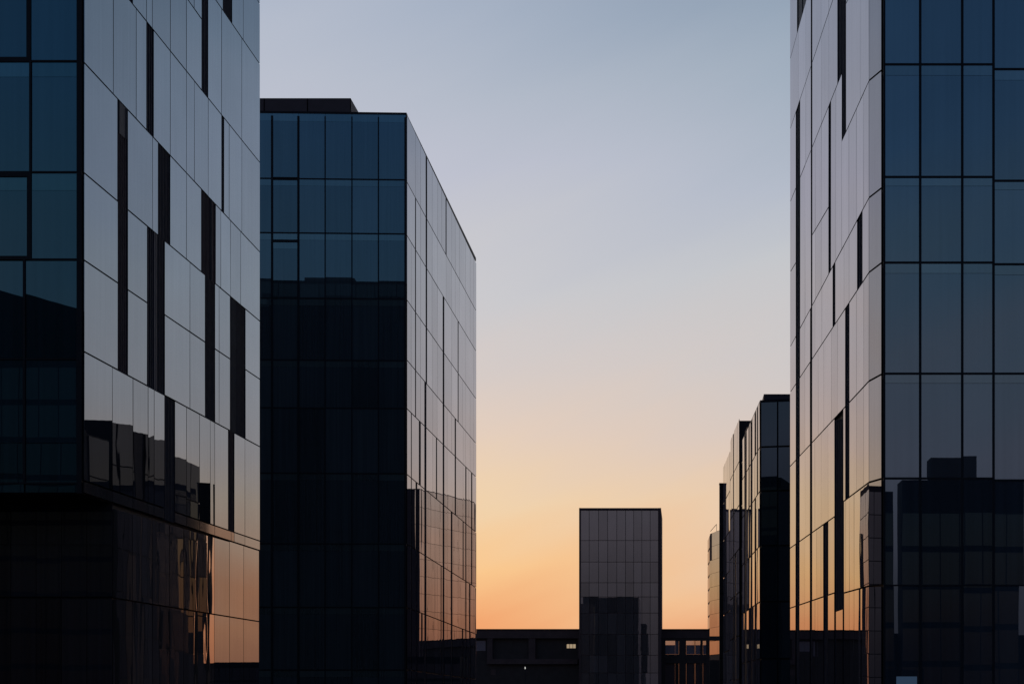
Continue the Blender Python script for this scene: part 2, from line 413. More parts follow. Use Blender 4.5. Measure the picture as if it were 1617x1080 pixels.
# ================================================================== SECOND LEFT BUILDING (B)
YB = 93.7; XB = (641.6-CX)/F*YB; YBr = YB*438.4/328.6
B = Building('office_building', (XB-12, YB+15, 0), 'blue fronted glass office block with roof plant box, behind the left edge block')
zB = lambda y: CZ+(HY-y)/F*YB
HB = zB(179.5)
TB = math.radians(1.5); dB = 26*math.sin(TB)
MB().prism([(XB-.06, YB+.06), (XB-.06, YBr), (XB-26, YBr), (XB-26, YB+.06-dB)], 0, HB-.25).build('facade_core', M['dark'], B.root)
mb = MB(); mb.prism([(XB+.02, YB-.02), (XB+.02, YB+.35), (XB-26, YB+.35-dB), (XB-26, YB-.02-dB)], HB-.32, HB+.05); mb.box(XB-.3, XB+.02, YB+.35, YBr, HB-.32, HB-.004); mb.build('parapet', M['dark'], B.root)
xb = (553.7-CX)/F*(YB+1)
mb = MB().box(XB-25, xb, YB+1, YB+4.2, HB-.3, CZ+(HY-155.5)/F*(YB+1)); mb.build('roof_plant_box', M['roof'], B.root)
for i in range(7): MB().box(xb-.03-i*3.4, xb+.03-i*3.4, YB+.97, YB+1.0, HB, CZ+(HY-156)/F*(YB+1)).build('joint_cover', M['black'], B.root)
fb = Facade((XB, YB), (-math.cos(TB), -math.sin(TB)), (0, -1))
cols = [641.0, 597.8, 556, 513.7, 471.5, 430, 388, 346, 304, 262, 220]
rowsB = [182.5, 284.9, 370.2, 473, 570, 645.4, 748, 859, 958.8, 1057.5, 1089]
for r, (yt, yb) in enumerate(zip(rowsB[:-1], rowsB[1:])):
    for c in range(len(cols)-1):
        b, a = cols[c], cols[c+1]
        t, bo = yt, yb
        if r == 2 and c == 4: t = 384.5
        band = t+ (11 if r not in (0,) else 12)
        mat = M['front']
        if (r+c) % 5 == 0: mat = M['front']
        if r < 5 or r > 5:
            B.pane(fb, a, b, fb.flat(zB(t)), fb.flat(zB(band)), 'slab_edge_pane', M['band'], gs=.02, gz=.012, bulge=0, tl=.0004)
            B.pane(fb, a, b, fb.flat(zB(band)), fb.flat(zB(bo)), 'window_pane', mat, gs=.02, gz=.012, bulge=.0006, tl=.0022)
        else:
            B.pane(fb, a, b, fb.flat(zB(t)), fb.flat(zB(bo)), 'window_pane', mat, gs=.02, gz=.02, bulge=.0004, tl=.0012)
B.pane(fb, 430, 471.5, fb.flat(zB(371)), fb.flat(zB(381.5)), 'slab_edge_pane', M['band'], gs=.1, gz=.03, bulge=0, tl=.0004)
S = fb.S
mullions(B.root, fb, [(S(c), 0, HB-.33, .17 if c in (430, 471.5) else .09) for c in cols[1:]]+[(S(641.2)+.06, 0, HB-.33, .12)],
         [(zB(y), 0, S(220), .11) for y in rowsB[1:-1]]+[(zB(284.9)-.004, S(471.5), S(430), .24), (zB(383), S(471.5), S(430), .22)], 0, 0, 0, 0)
sb = Facade((XB, YB), (0, 1), (1, 0))
bl = [sb.line(641.6, y0, 751.3, y1) for y0, y1 in ((181.5, 415.5), (287.7, 491.5), (371.8, 555.1), (473.7, 630.4), (568.5, 700.7), (645.2, 753.3), (748.8, 840.3), (859, 927.7), (958.8, 1001), (1057, 1072))]
bl.append(sb.flat(0.02))
VS = {  # thin dark strips: x range, first row, last row
    'a': (671.3, 673.4, 0, 3), 'b': (702.8, 704.2, 0, 0), 'c': (654.5, 655.8, 1, 4), 'd': (698.2, 700.6, 2, 9), 'e': (722, 723.2, 2, 3),
    'f': (669.2, 672.3, 4, 9), 'g': (717.2, 719.1, 4, 5), 'h': (648, 649.1, 5, 9), 'i': (660.5, 663.4, 5, 5), 'j': (687.6, 689.2, 5, 5),
    'k': (734, 735.6, 5, 9), 'l': (743.2, 744.9, 5, 6), 'm': (655.3, 657.8, 6, 9), 'n': (711.1, 713.5, 6, 9), 'o': (729.8, 731.2, 6, 6),
    'p': (695, 696.2, 7, 8), 'q': (740, 742, 7, 9), 'r': (728.6, 730.6, 8, 9)}
JS = [[655, 663.1, 681.6, 689.8, 696.4, 712.4, 718.2, 724.6, 734.5, 741.6, 746.8], [663.1, 681.6, 689.8, 703.5, 712.4, 718.2, 724.6, 734.5, 741.6, 746.8],
      [648.3, 663.1, 681.3, 689.8, 712.4, 734.5, 746.8], [648.3, 663.1, 681.6, 689.8, 712.4, 729.5, 734.5, 741.6, 746.8],
      [648.3, 663, 682.4, 689.5, 705.3, 712.2, 730.5, 734.5, 741.6, 746.8], [682.4, 705.3, 730.5, 739], [664, 679, 686, 705, 723, 739, 747], [664, 685, 690, 705, 722.7, 727, 747],
      [664, 685, 691, 705, 720, 747], [664, 685, 705, 720, 747]]
for r in range(10):
    sl = [(v[0], v[1]) for v in VS.values() if v[2] <= r <= v[3]]
    xs = sorted([641.9, 751.3]+[x for x in JS[r] if not any(a-.4 <= x <= b+.4 for a, b in sl)]+[x for s_ in sl for x in s_])
    B.row(sb, bl[r], bl[r+1], xs, sl, 'cladding_panel', M['side'], gs=.05, gz=.09, bulge=.0007, tl=.0008)
for a, b, r0, r1 in VS.values(): B.slot(sb, a, b, bl[r0], bl[r1+1], 'slot', n=2)
B.finish()

# ================================================================== RIGHT BUILDING (C)
YC = 47.0; XC = (1394.6-CX)/F*YC
C = Building('office_building', (XC+12, YC+12, 0), 'tall glass office block filling the right edge, silver side and blue gridded front')
zC = lambda y: CZ+(HY-y)/F*YC
HC = CZ+43
ch = Facade((XC, YC), (-.095, 1), (-1, -.095))
s1 = ch.S(1374); P1 = ch.p+ch.u*s1
cm = Facade(P1, (-.0632, 1), (-1, -.06))
sE = cm.S(1248.9); P2 = cm.p+cm.u*sE
i_ = .1
MB().prism([(XC+.08, YC+.06), (P1.x+.1, P1.y+.06), (P2.x+.08, P2.y-.02), (P2.x+24, P2.y-.02), (XC+24, YC+.06)], 0, HC).build('facade_core', M['dark'], C.root)
MB().box(XC+3, XC+20, YC+5, YC+18, HC, HC+3).build('roof_plant_box', M['roof'], C.root)
cf = Facade((XC, YC), (1, 0), (0, -1))
vx = [1396.4, 1452.7, 1519, 1568.3, 1634, 1700, 1766, 1832]
rowsC = [-430, -255, -78, 103.3, 280.7, 415.6, 590.5, 755.6, 924, 1088]
bandsC = {-78: -60, 103.3: 120.7, 280.7: 295, 415.6: 432.5, 590.5: 605.7}
for r, (yt, yb) in enumerate(zip(rowsC[:-1], rowsC[1:])):
    for c, (a, b) in enumerate(zip(vx[:-1], vx[1:])):
        o = 0
        if c >= 3: o = {103.3: 7.5, 280.7: 6, 415.6: 2.6}.get(yt, 3 if yt == 755.6 else 0)
        o2 = 0
        if c >= 3: o2 = {103.3: 7.5, 280.7: 6, 415.6: 2.6}.get(yb, 3 if yb == 755.6 else 0)
        t, bo = yt+o, yb+o2
        bd = bandsC.get(yt)
        if bd:
            C.pane(cf, a, b, cf.flat(zC(t)), cf.flat(zC(bd+o)), 'slab_edge_pane', M['band_right'], gs=.03, gz=.012, bulge=0, tl=.0004)
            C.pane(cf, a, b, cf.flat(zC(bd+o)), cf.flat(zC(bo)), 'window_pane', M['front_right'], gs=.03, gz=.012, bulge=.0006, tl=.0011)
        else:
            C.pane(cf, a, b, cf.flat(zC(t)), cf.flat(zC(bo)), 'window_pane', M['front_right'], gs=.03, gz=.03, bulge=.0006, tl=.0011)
S = cf.S
hs = []
for y in rowsC[1:-1]:
    o = {103.3: 7.5, 280.7: 6, 415.6: 2.6, 755.6: 3}.get(y, 0)
    w_ = .085 if y < 760 else .06
    if o: hs += [(zC(y), .06, S(1568.3), w_), (zC(y+o), S(1568.3), S(1832), w_)]
    else: hs += [(zC(y), .06, S(1832), w_)]
mullions(C.root, cf, [(S(v), 0, HC, .095) for v in vx[1:]]+[(.04, 0, HC, .07)], hs, 0, 0, 0, 0)
# small bluish pane low on the front, given a faint glow of its own
mb = MB().pxbox(1415.6, 1067.5, 1448, 1087, YC-.075, .02); mb.build('blue_glow_pane', M['blue_lit'], C.root)
# chamfer
cl = [ch.flat(HC)]+[ch.line(1394.6, a, 1374, b) for a, b in ((-255, -250), (-80, -68), (111, 128), (296.7, 312.6), (414.8, 430.4), (590.7, 601.9), (755.6, 761.5), (924.2, 925))]+[ch.flat(.02)]
mR = M['side_right']
for t, b in zip(cl[:-1], cl[1:]): C.pane(ch, 1374.2, 1393.6, t, b, 'corner_panel', M['corner'], gs=.03, gz=.08, bulge=.0002, tl=.0004)
# main side
L = {'top': cm.flat(HC), 'T1': cm.line(1274.8, 0, 1249.2, 93.3), 'T2': cm.line(1317, 0, 1249.2, 204), 'T3': cm.line(1330.7, 117, 1249.2, 319.3),
     'U0': cm.line(1374, -68, 1331, 20), 'c1': cm.line(1374, 128.5, 1331, 223.3), 'c1b': cm.line(1309.6, 328.1, 1249.2, 430), 'c2': cm.line(1374, 313, 1248.9, 548.5),
     'c3': cm.line(1374, 430.6, 1248.9, 620), 'c4': cm.line(1374, 601.9, 1248.9, 736.3), 'c5': cm.line(1374, 761.5, 1333.3, 791.9),
     'c5b': cm.line(1319.3, 815.6, 1248.9, 865.2), 'c6': cm.line(1374, 925, 1333, 936.2), 'c6b': cm.line(1319, 935.8, 1248.3, 960), 'z': cm.flat(.02)}
k = dict(gs=.035, gz=.07, bulge=-.0004, tl=.0010)
R_ = lambda t, b, xs, sk=[], mat=None, **q: C.row(cm, L[t], L[b], xs, sk, 'cladding_panel', mat or mR, **{**k, **q})
R_('top', 'T1', [1249, 1260, 1282], [(1260, 1282)])
R_('T1', 'T2', [1249, 1262.2, 1273.8, 1282])
R_('top', 'T2', [1284.2, 1298.5, 1310, 1324])
R_('T2', 'T3', [1249, 1258, 1264.9, 1273.8, 1282, 1284.2, 1298.5, 1310.4, 1324], [(1258, 1264.9), (1282, 1284.2)])
R_('top', 'U0', [1337.8, 1360.3, 1374])
R_('U0', 'c1', [1337.8, 1360.3, 1374])
R_('T3', 'c2', [1265, 1272.8, 1282], []); R_('T3', 'c1b', [1249, 1258]); R_('c1b', 'c2', [1249, 1258])
R_('T3', 'c1b', [1284.2, 1288.9, 1298.5, 1309.9]); R_('c1b', 'c2', [1284.2, 1288.9, 1298.5, 1309.9])
R_('T3', 'c2', [1313.8, 1321.5, 1331])
R_('c1', 'c2', [1331, 1342.2, 1354.4, 1365.6, 1374])
R_('c2', 'c3', [1249, 1258, 1264.7, 1272.6, 1280.8, 1284, 1288.6, 1299.3, 1316.6, 1320.7, 1334.5, 1342.6, 1355.3, 1363.7, 1374], [(1258, 1264.7), (1280.8, 1284), (1316.6, 1320.7), (1355.3, 1363.7)])
R_('c3', 'c4', [1249, 1258, 1264.4, 1272.4, 1280.5, 1284, 1293.6, 1302.5, 1314.5, 1324.4, 1336.3, 1343, 1354.4, 1365.6, 1374], [(1258, 1264.4), (1280.5, 1284), (1336.3, 1343)])
R_('c4', 'c5b', [1249, 1258, 1264.2, 1272.6, 1280.5, 1284, 1288, 1298.5, 1309.3, 1319.3], [(1258, 1264.2), (1280.5, 1284)])
R_('c4', 'c5', [1333.4, 1336.5, 1343, 1354.4, 1365.6, 1374], [(1336.5, 1343)])
R_('c5b', 'c6b', [1249, 1257.6, 1264, 1272.3, 1280.4, 1284, 1291, 1298, 1301.5, 1309.6, 1319.2], [(1257.6, 1264), (1280.4, 1284), (1301.5, 1309.6)])
R_('c5', 'c6', [1334.4, 1337.2, 1343, 1350.5, 1360.7, 1374], mat=mR, bulge=.001, tl=.0015)
R_('c6b', 'z', [1249, 1257.5, 1263.8, 1272.3, 1280.2, 1283.8, 1288.5, 1293, 1301.7, 1309.2, 1319], [(1257.5, 1263.8), (1280.2, 1283.8), (1301.7, 1309.2)])
R_('c6', 'z', [1334.7, 1343, 1350.5, 1360.7, 1374], bulge=.001, tl=.0015)
lz = cm.flat(cm.Y(cm.S(1326))*(HY-963)/F+CZ)
C.pane(cm, 1321.8, 1332.5, lz, L['z'], 'cladding_panel', mR, **k)
st = cm.line(1265, 168.5, 1258, 168.5)
for a, b, t, bo in ((1260, 1282, 'top', 'T1'), (1282.1, 1284.1, 'top', 'c2'), (1324, 1330.7, 'top', 'T3'), (1330.8, 1337.8, 'top', 'c1'),
                    (1309.9, 1313.8, 'T3', 'c2'), (1316.6, 1320.7, 'c2', 'c3'), (1355.3, 1363.7, 'c2', 'c3'), (1336.3, 1343, 'c3', 'c4'),
                    (1336.5, 1343, 'c4', 'c5'), (1301.6, 1309.5, 'c5b', 'z'), (1280.5, 1284, 'c2', 'z')):
    C.slot(cm, a, b, L[t], L[bo], 'slot', n=3 if b-a > 5 else 2)
C.slot(cm, 1258, 1264.6, st, L['z'], 'slot', n=3)
C.slot(cm, 1319.3, 1333.3, cm.line(1333.3, 661, 1319.3, 663), lz, 'slot', n=5)
C.slot(cm, 1319.1, 1321.6, lz, L['z'], 'slot', n=1); C.slot(cm, 1332.7, 1334.6, lz, L['z'], 'slot', n=1)
C.pane(cm, 1249, 1258, cm.flat(9.9), cm.flat(9.89), 'cladding_panel', mR)
# upper part of the column above slot start
C.finish()

# ================================================================== RIGHT ROW (D1, D2, D3)
YD = 97.0; XD = (1200.7-CX)/F*YD
D = Building('office_building', (XD+10, YD+8, 0), 'low dark blue glass block with roof box just left of the right edge block')
zD = lambda y: CZ+(HY-y)/F*YD
HD = zD(632.5)
th_ = math.radians(9)
df = Facade((XD, YD), (math.cos(th_), -math.sin(th_)), (0, -1))
ds = Facade((XD, YD), (-.045, 1), (-1, 0))
sd = ds.S(1171.9); Q = ds.p+ds.u*sd
Pf = df.p+df.u*24
MB().prism([(XD+.06, YD+.07), (Q.x+.06, Q.y), (Q.x+24, Q.y), (Pf.x, Pf.y+.07)], 0, HD-.2).build('facade_core', M['dark'], D.root)
mb = MB().prism([(XD-.02, YD-.03), (Q.x-.02, Q.y), (Q.x+.3, Q.y), (XD+.32, YD+.33), (Pf.x, Pf.y+.3), (Pf.x, Pf.y-.05)], HD-.25, HD+.03); mb.build('parapet', M['dark'], D.root)
mb = MB(); a = W(1206.8, 619.8, YD+1.4); mb.box(a.x, a.x+20, YD+1.9, YD+8, HD-.2, a.z); mb.build('roof_plant_box', M['roof'], D.root)
xs = [1201.2, 1228.1, 1255.5, 1283, 1311, 1339]
rowsD = [634.6, 706, 775.6, 862, 950, 1040, 1089]
for yt, yb in zip(rowsD[:-1], rowsD[1:]):
    for a, b in zip(xs[:-1], xs[1:]):
        D.pane(df, a, b, df.flat(zD(yt)), df.flat(zD(yb)), 'window_pane', M['row_front'], gs=.12, gz=.14, bulge=.0003)
dz = [ds.flat(zD(y)) for y in (633.5, 706, 775.6, 862, 950, 1040)]+[ds.flat(.02)]
jd = [[1171.9, 1176.3, 1180, 1183, 1184.5, 1186.2, 1189, 1192.6, 1194.8, 1196.4, 1198, 1200.5]]*6
skd = [(1176.3, 1180), (1183, 1184.5), (1186.2, 1189), (1192.6, 1194.8), (1196.4, 1198)]
for r in range(6):
    sk = skd[:4] if r else skd
    if r == 1: sk = [(1176.3, 1180), (1183, 1184.5), (1186.2, 1189), (1196.4, 1198)]
    D.row(ds, dz[r], dz[r+1], jd[r], sk, 'cladding_panel', M['row'], gs=.1, gz=.12, bulge=.0004, tl=.0035)
for a, b in skd: D.slot(ds, a, b, ds.flat(HD+(.35 if a == 1176.3 else -.3)), ds.flat(.02), 'slot_brown', n=2, off=-.01)
D.finish()

Y2 = Q.y+1.6
X2 = (1171.1-CX)/F*Y2
D2 = Building('office_building', (X2+10, Y2+8, 0), 'narrow sliver of pale glass block with stepped roofline beyond the low dark blue block')
z2 = lambda y, Y: CZ+(HY-y)/F*Y
e2 = Facade((X2-.27, Y2), (-.045, 1), (-1, 0))
sa, sb2, se = e2.S(1167.9), e2.S(1153.6), e2.S(1142.6)
H1 = z2(663.3, Y2); Pm = e2.p+e2.u*sb2; Pe = e2.p+e2.u*se
H2 = z2(711, Pm.y)
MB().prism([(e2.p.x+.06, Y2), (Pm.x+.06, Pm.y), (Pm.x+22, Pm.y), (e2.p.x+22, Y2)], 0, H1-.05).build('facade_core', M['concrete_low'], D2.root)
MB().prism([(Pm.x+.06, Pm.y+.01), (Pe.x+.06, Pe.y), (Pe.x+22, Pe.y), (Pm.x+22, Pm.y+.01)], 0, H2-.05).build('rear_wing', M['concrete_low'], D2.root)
xs = [1153.6, 1156, 1158.3, 1159.6, 1161, 1163.4, 1165.4, 1167.9]
for r in range(7):
    t = H1-.02 if r == 0 else H1-4.1*r+.0
    b = H1-4.1*(r+1) if r < 6 else .02
    D2.row(e2, e2.flat(t), e2.flat(b), xs, [(1158.3, 1159.6)]+([(1161, 1163.4)] if r >= 3 else []), 'cladding_panel', M['row'], gs=.12, gz=.12, bulge=.0004, tl=.0045)
for r in range(6):
    t = H2-.02-4.1*r
    b = H2-4.1*(r+1) if r < 5 else .02
    D2.row(e2, e2.flat(t), e2.flat(b), [1142.6, 1145.2, 1148.1, 1151, 1153.3], [], 'cladding_panel', M['row'], gs=.12, gz=.12, bulge=.0004, tl=.0045)
for a, b, h in ((1158.4, 1159.5, H1), (1151.2, 1153.4, H2), (1161.1, 1163.2, H1-12.5)): D2.slot(e2, a, b, e2.flat(h-.1), e2.flat(.02), 'slot_brown', n=1, off=.0)
D2.finish()

YE3 = Pe.y+.2
D3 = thing('fin_wall', ((1139-CX)/F*YE3, YE3, 0), 'thin dark upright fin wall beyond the stepped pale glass block, right of the pale tower', 'wall')
MB().pxbox(1136, 764, 1142.3, 1091.5, YE3, .5).build('fin_slab', M['concrete_low'], D3)
MB().pxbox(1135.7, 762.5, 1142.6, 764.2, YE3-.05, .6).build('fin_coping', M['dark'], D3)
mb = MB()
for y in range(800, 1080, 34): mb.pxbox(1136.2, y, 1142.1, y+1.0, YE3-.012, .02)
mb.build('joint_cover', M['black'], D3)

# ================================================================== PALE TOWER (E) far right of the street
YE = 385.0
E = Building('office_tower', ((1128-CX)/F*YE, YE+5, 0), 'slim pale mirror glass tower catching the sunset at the right end of the low wing')
p0 = W(1136.5, 1090, YE); p1 = W(1120.6, 1090, YE+10)
d_ = Vector((p1.x-p0.x, p1.y-p0.y))
fe = Facade((p0.x, p0.y), d_, (-1, -.2)); lenE = d_.length
HE = z2(839, YE+4)
MB().prism([(p0.x+.1, p0.y+.05), (p1.x+.1, p1.y+.05), (p0.x+3, p1.y+3), (p0.x+3, p0.y+.05)], 0, HE).build('tower_core', M['concrete'], E.root)
p2 = W(1117.6, 1090, YE+22); fe2 = Facade((p1.x, p1.y), (p2.x-p1.x, p2.y-p1.y), (-1, -.2)); le2 = math.hypot(p2.x-p1.x, p2.y-p1.y)
MB().prism([(p1.x+.05, p1.y+.02), (p2.x+.05, p2.y), (p2.x+2, p2.y+2), (p1.x+2, p1.y+.05)], 0, HE-.5).build('tower_core', M['concrete'], E.root)
for r in range(9):
    t = HE-.1-4.4*r; b = max(.05, t-4.35)
    if t < 1: break
    for c in range(4):
        if c == 3 and r < 2: continue
        E.pane(fe, lenE*c/4, lenE*(c+1)/4, fe.flat(t), fe.flat(b), 'cladding_panel', M['mirror'], byS=True, gs=.02, gz=.03, bulge=.0002, tl=.0004)
    E.pane(fe2, 0, le2, fe2.flat(t-.6), fe2.flat(b), 'end_panel', M['mirror'], byS=True, gs=.02, gz=.03, bulge=.0002, tl=.0003)
E.slot(fe, 1121.2, 1124.6, fe.flat(HE-.2), fe.flat(z2(884, YE+8)), 'slot_brown', n=3)
MB().pxbox(1120.7, 1004, 1137, 1011, YE-1.2, 1.0).build('canopy_beam', M['concrete'], E.root)
MB().pxbox(1120.7, 1041.5, 1137, 1089.8, YE-1.3, 1.0).build('base_wall', M['concrete_low'], E.root)
mb = MB()
a, b = W(1122, 838.5, YE+5), W(1131.5, 827.5, YE+4)
dirv = (b-a); n_ = 1
V = []
for q in (a, b):
    for dx, dz in ((-.06, -.06), (.06, -.06), (.06, .06), (-.06, .06)): V.append((q.x+dx, q.y, q.z+dz))
mesh_obj('roof_stay', V, [(0,1,2,3),(7,6,5,4),(0,4,5,1),(1,5,6,2),(2,6,7,3),(3,7,4,0)], M['concrete'], E.root)
a = W(1131.5, 827.5, YE+4)
MB().box(a.x-.06, a.x+.06, a.y-.06, a.y+.06, HE-.3, a.z).build('roof_mast', M['concrete'], E.root)
E.finish()

# ================================================================== CENTRE TOWER (F)
YF = 350.0
T = Building('office_tower', ((979-CX)/F*YF, YF+10, 0), 'free standing grey glass tower in the middle of the street end, gridded front')
zF = lambda y: CZ+(HY-y)/F*YF
a = W(914.6, 802, YF); b = W(1043.8, 802, YF)
MB().box(a.x, b.x, YF+.1, YF+22, 0, a.z).build('tower_core', M['concrete'], T.root)
ft = Facade((a.x, YF), (1, 0), (0, -1))
mb = MB()
mb.pxbox(914.4, 801.7, 917, 1091, YF-.35, .4); mb.pxbox(1039.6, 801.7, 1044, 1091, YF-.35, .4); mb.pxbox(917.05, 801.8, 1039.55, 805.5, YF-.34, .38)
mb.build('surround_frame', M['concrete'], T.root)
xs = [917, 930.4, 945.2, 959.6, 974, 987.7, 1000.7, 1013.6, 1026.7, 1039.6]
ry = [805.5, 853.1, 887, 919.7, 942, 967.5, 1000.8, 1034, 1062, 1090]
for yt, yb in zip(ry[:-1], ry[1:]):
    for p, q in zip(xs[:-1], xs[1:]): T.pane(ft, p, q, ft.flat(zF(yt)), ft.flat(zF(yb)), 'window_pane', M['tower'], gs=.13, gz=.14, bulge=.0002, tl=.0009)
T.finish()

# ================================================================== LOW WING (G)
YG = 356.0
G = thing('low_building', ((870-CX)/F*YG, YG+10, 0), 'long low dark building with flat roof closing the street behind the grey tower', 'building')
gz_ = lambda y: CZ+(HY-y)/F*YG
xr = (1044-CX)/F*YG
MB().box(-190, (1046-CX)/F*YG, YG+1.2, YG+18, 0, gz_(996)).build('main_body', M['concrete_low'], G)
mb = MB().pxbox(300, 993.6, 1120.6, 1007.2, YG, 1.5); mb.build('fascia', M['concrete'], G)
MB().pxbox(300, 992.6, 1120.9, 993.9, YG-.25, 2).build('roof_coping', M['dark'], G)
MB().pxbox(769, 1039.8, 912, 1048, YG+.1, 1.2).build('floor_band', M['concrete'], G)
for x0, x1 in ((769, 777.6), (834.6, 845.3), (912.5, 920)): MB().pxbox(x0, 1007.3, x1, 1039.7, YG+.15, 1.1).build('pillar', M['concrete'], G)
for x0, y0, x1, y1 in ((751.2, 1011.2, 766.8, 1027),):
    w = MB().pxbox(x0, y0, x1, y1, YG+1.12, .06).build('window', M['panel'], G)
w = MB().pxbox(741, 1011.2, 748, 1035, YG+1.12, .06).build('window', M['panel'], G)
o = MB().pxbox(895, 1016.5, 908.9, 1022.9, YG+1.12, .06).build('lit_window', M['lit'], G); o['label'] = 'small warm lit window'
mb = MB()
for x in (899.2, 904.2): mb.pxbox(x, 1016.3, x+.7, 1023.1, YG+1.06, .05)
mb.pxbox(894.4, 1016.0, 909.5, 1016.6, YG+1.06, .05); mb.build('window_frame', M['dark'], o)
MB().pxbox(775, 1056.3, 783, 1065, YG+1.12, .06).build('hatch', M['concrete'], G)
# open frame at the right end
for x0, x1 in ((1044, 1050.7), (1072, 1083.6), (1096.8, 1098.1), (1106, 1110), (1115, 1120.6)):
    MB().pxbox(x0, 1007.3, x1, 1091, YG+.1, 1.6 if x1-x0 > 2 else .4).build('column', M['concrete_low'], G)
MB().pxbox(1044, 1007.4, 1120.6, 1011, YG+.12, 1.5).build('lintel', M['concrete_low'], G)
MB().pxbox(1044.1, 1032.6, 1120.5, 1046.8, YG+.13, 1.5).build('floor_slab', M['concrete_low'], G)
for x0, x1 in ((1050.8, 1066), (1083.7, 1096.7), (1098.2, 1105.9), (1110.1, 1114.9)):
    MB().pxbox(x0, 1011.05, x1, 1017.7, YG+.5, .05).build('clear_pane', M['clear'], G)
    MB().pxbox(x0, 1017.8, x1, 1032.5, YG+.5, .08).build('grey_panel', M['panel'], G)
    MB().pxbox(x0, 1046.9, x1, 1091, YG+.5, .08).build('lower_panel', M['concrete'], G)
MB().pxbox(1066.05, 1011.05, 1071.9, 1032.5, YG+.5, .08).build('grey_panel', M['panel'], G)
MB().pxbox(1066.05, 1046.9, 1071.9, 1091, YG+.5, .08).build('lower_panel', M['concrete_low'], G)
# one lamp far down the street
lp = thing('street_lamp', ((829.4-CX)/F*330, 330, 0), 'tiny white lit street lamp in front of the long low dark building', 'street lamp')
x = (829.4-CX)/F*330; z = CZ+(HY-1054)/F*330
MB().box(x-.06, x+.06, 329.94, 330.06, 0, z+.25).build('pole', M['dark'], lp)
MB().box(x-.05, x+.5, 329.9, 330.0, z+.25, z+.35).build('arm', M['dark'], lp)
MB().box(x-.11, x+.11, 329.7, 329.88, z-.3, z+.28).build('lamp_head', M['lamp'], lp)

# ================================================================== buildings known only from reflections
def gridded(name, label, x0, x1, y0, y1, h, face, mat='rear', sx=2.0, sz=4.0, box=None, slope=0, core='dark', zg=.5):
    b = Building(name, ((x0+x1)/2, (y0+y1)/2, 0), label, 'city blocks mirrored in the glass')
    m_ = MB().box(x0, x1, y0, y1, 0, h)
    if slope:
        m_.v = [(vx_, vy_, vz_-(slope if vz_ > 1 and vx_ > x0+.1 else 0)) for vx_, vy_, vz_ in m_.v]
    m_.build('facade_core', M[core], b.root)
    if box: MB().box(*box).build('roof_plant_box', M['concrete'], b.root)
    for f_ in face:
        if f_ == 'S': fc = Facade((x0, y0), (1, 0), (0, -1)); ln = x1-x0
        elif f_ == 'N': fc = Facade((x0, y1), (1, 0), (0, 1)); ln = x1-x0
        elif f_ == 'E': fc = Facade((x1, y0), (0, 1), (1, 0)); ln = y1-y0
        n = int(ln/sx)
        rr = int((h-abs(slope))/sz)
        for r in range(rr):
            for c in range(n):
                b.pane(fc, ln*c/n, ln*(c+1)/n, fc.flat(sz*(r+1)), fc.flat(sz*r+zg), 'window_pane', M[mat], byS=True, gs=.12, gz=.12)
    b.finish()
gridded('office_building', 'wide dark block behind the viewer mirrored in the left front', -95, -50, -52, -30, 50.6, 'N', slope=12.4)
gridded('office_building', 'dark slab behind the viewer mirrored in the low blue block', -49.8, -22.6, -48, -30, 42, 'N')
gridded('office_building', 'dark block with plant box behind the viewer mirrored in the right front', 22.4, 34.9, -32.5, -30, 23.4, 'N',
        box=(25.6, 30, -32.3, -30.2, 23.4, 25.9))
gridded('office_building', 'narrow dark block behind the viewer mirrored beside the right corner', 18.5, 21.5, -32, -30, 22.2, 'N', sx=1.1)
gridded('low_building', 'low dark block behind the viewer mirrored at the foot of the right front', 14, 60, -38, -34, 7.6, 'N')
gridded('office_building', 'hidden block beyond the blue fronted block, mirrored in the right side', -60, -36.6, 200, 210, 37, 'ES', mat='tower', core='concrete', zg=.03)
gridded('low_building', 'hidden low block mirrored at the foot of the left podium', 30, 95, 330, 350, 9.5, 'S')
gridded('low_building', 'hidden low block mirrored at the foot of the blue fronted block', 8.9, 45, 280, 286, 9.6, 'S')
K = Building('office_tower', (16, 306, 0), 'pale mirror glass tower hidden behind the right row, mirrored in the blue fronted block')
fk = Facade((20, 288), (-10, 20), (-1, -1)); lk = math.hypot(10, 20)
MB().prism([(20.1, 288.05), (10.1, 308.05), (10.1, 312), (30, 312), (30, 288.05)], 0, 50).build('tower_core', M['concrete'], K.root)
for r in range(12):
    for c in range(9): K.pane(fk, lk*c/9, lk*(c+1)/9, fk.flat(4.15*(r+1)), fk.flat(4.15*r), 'cladding_panel', M['far_mirror'], byS=True, gs=.06, gz=.08, bulge=.0002)
K.finish()

# ================================================================== ground
def sheet(name, x0, x1, y0, y1, z, mat):
    o = mesh_obj(name, [(x0,y0,z),(x1,y0,z),(x1,y1,z),(x0,y1,z)], [(0,1,2,3)], mat); o['kind'] = 'structure'; return o
sheet('ground', -4000, 4000, -4000, 4000, -.12, M['paving'])
sheet('road', -9, -2, -200, 345, -.116, M['asphalt'])
for nm, x0, x1 in (('pavement', -24.3, -9), ('pavement', -2, 5.0)):
    o = MB().box(x0, x1, -200, 300, -.115, -.0).build(nm, M['paving']); o['kind'] = 'structure'
mb = MB()
for i in range(90): mb.box(-5.57, -5.43, -190+i*6, -187+i*6, -.1155, -.111)
o = mb.build('road_markings', solid_mat('road_paint', (.6, .6, .58), .7)); o['kind'] = 'structure'

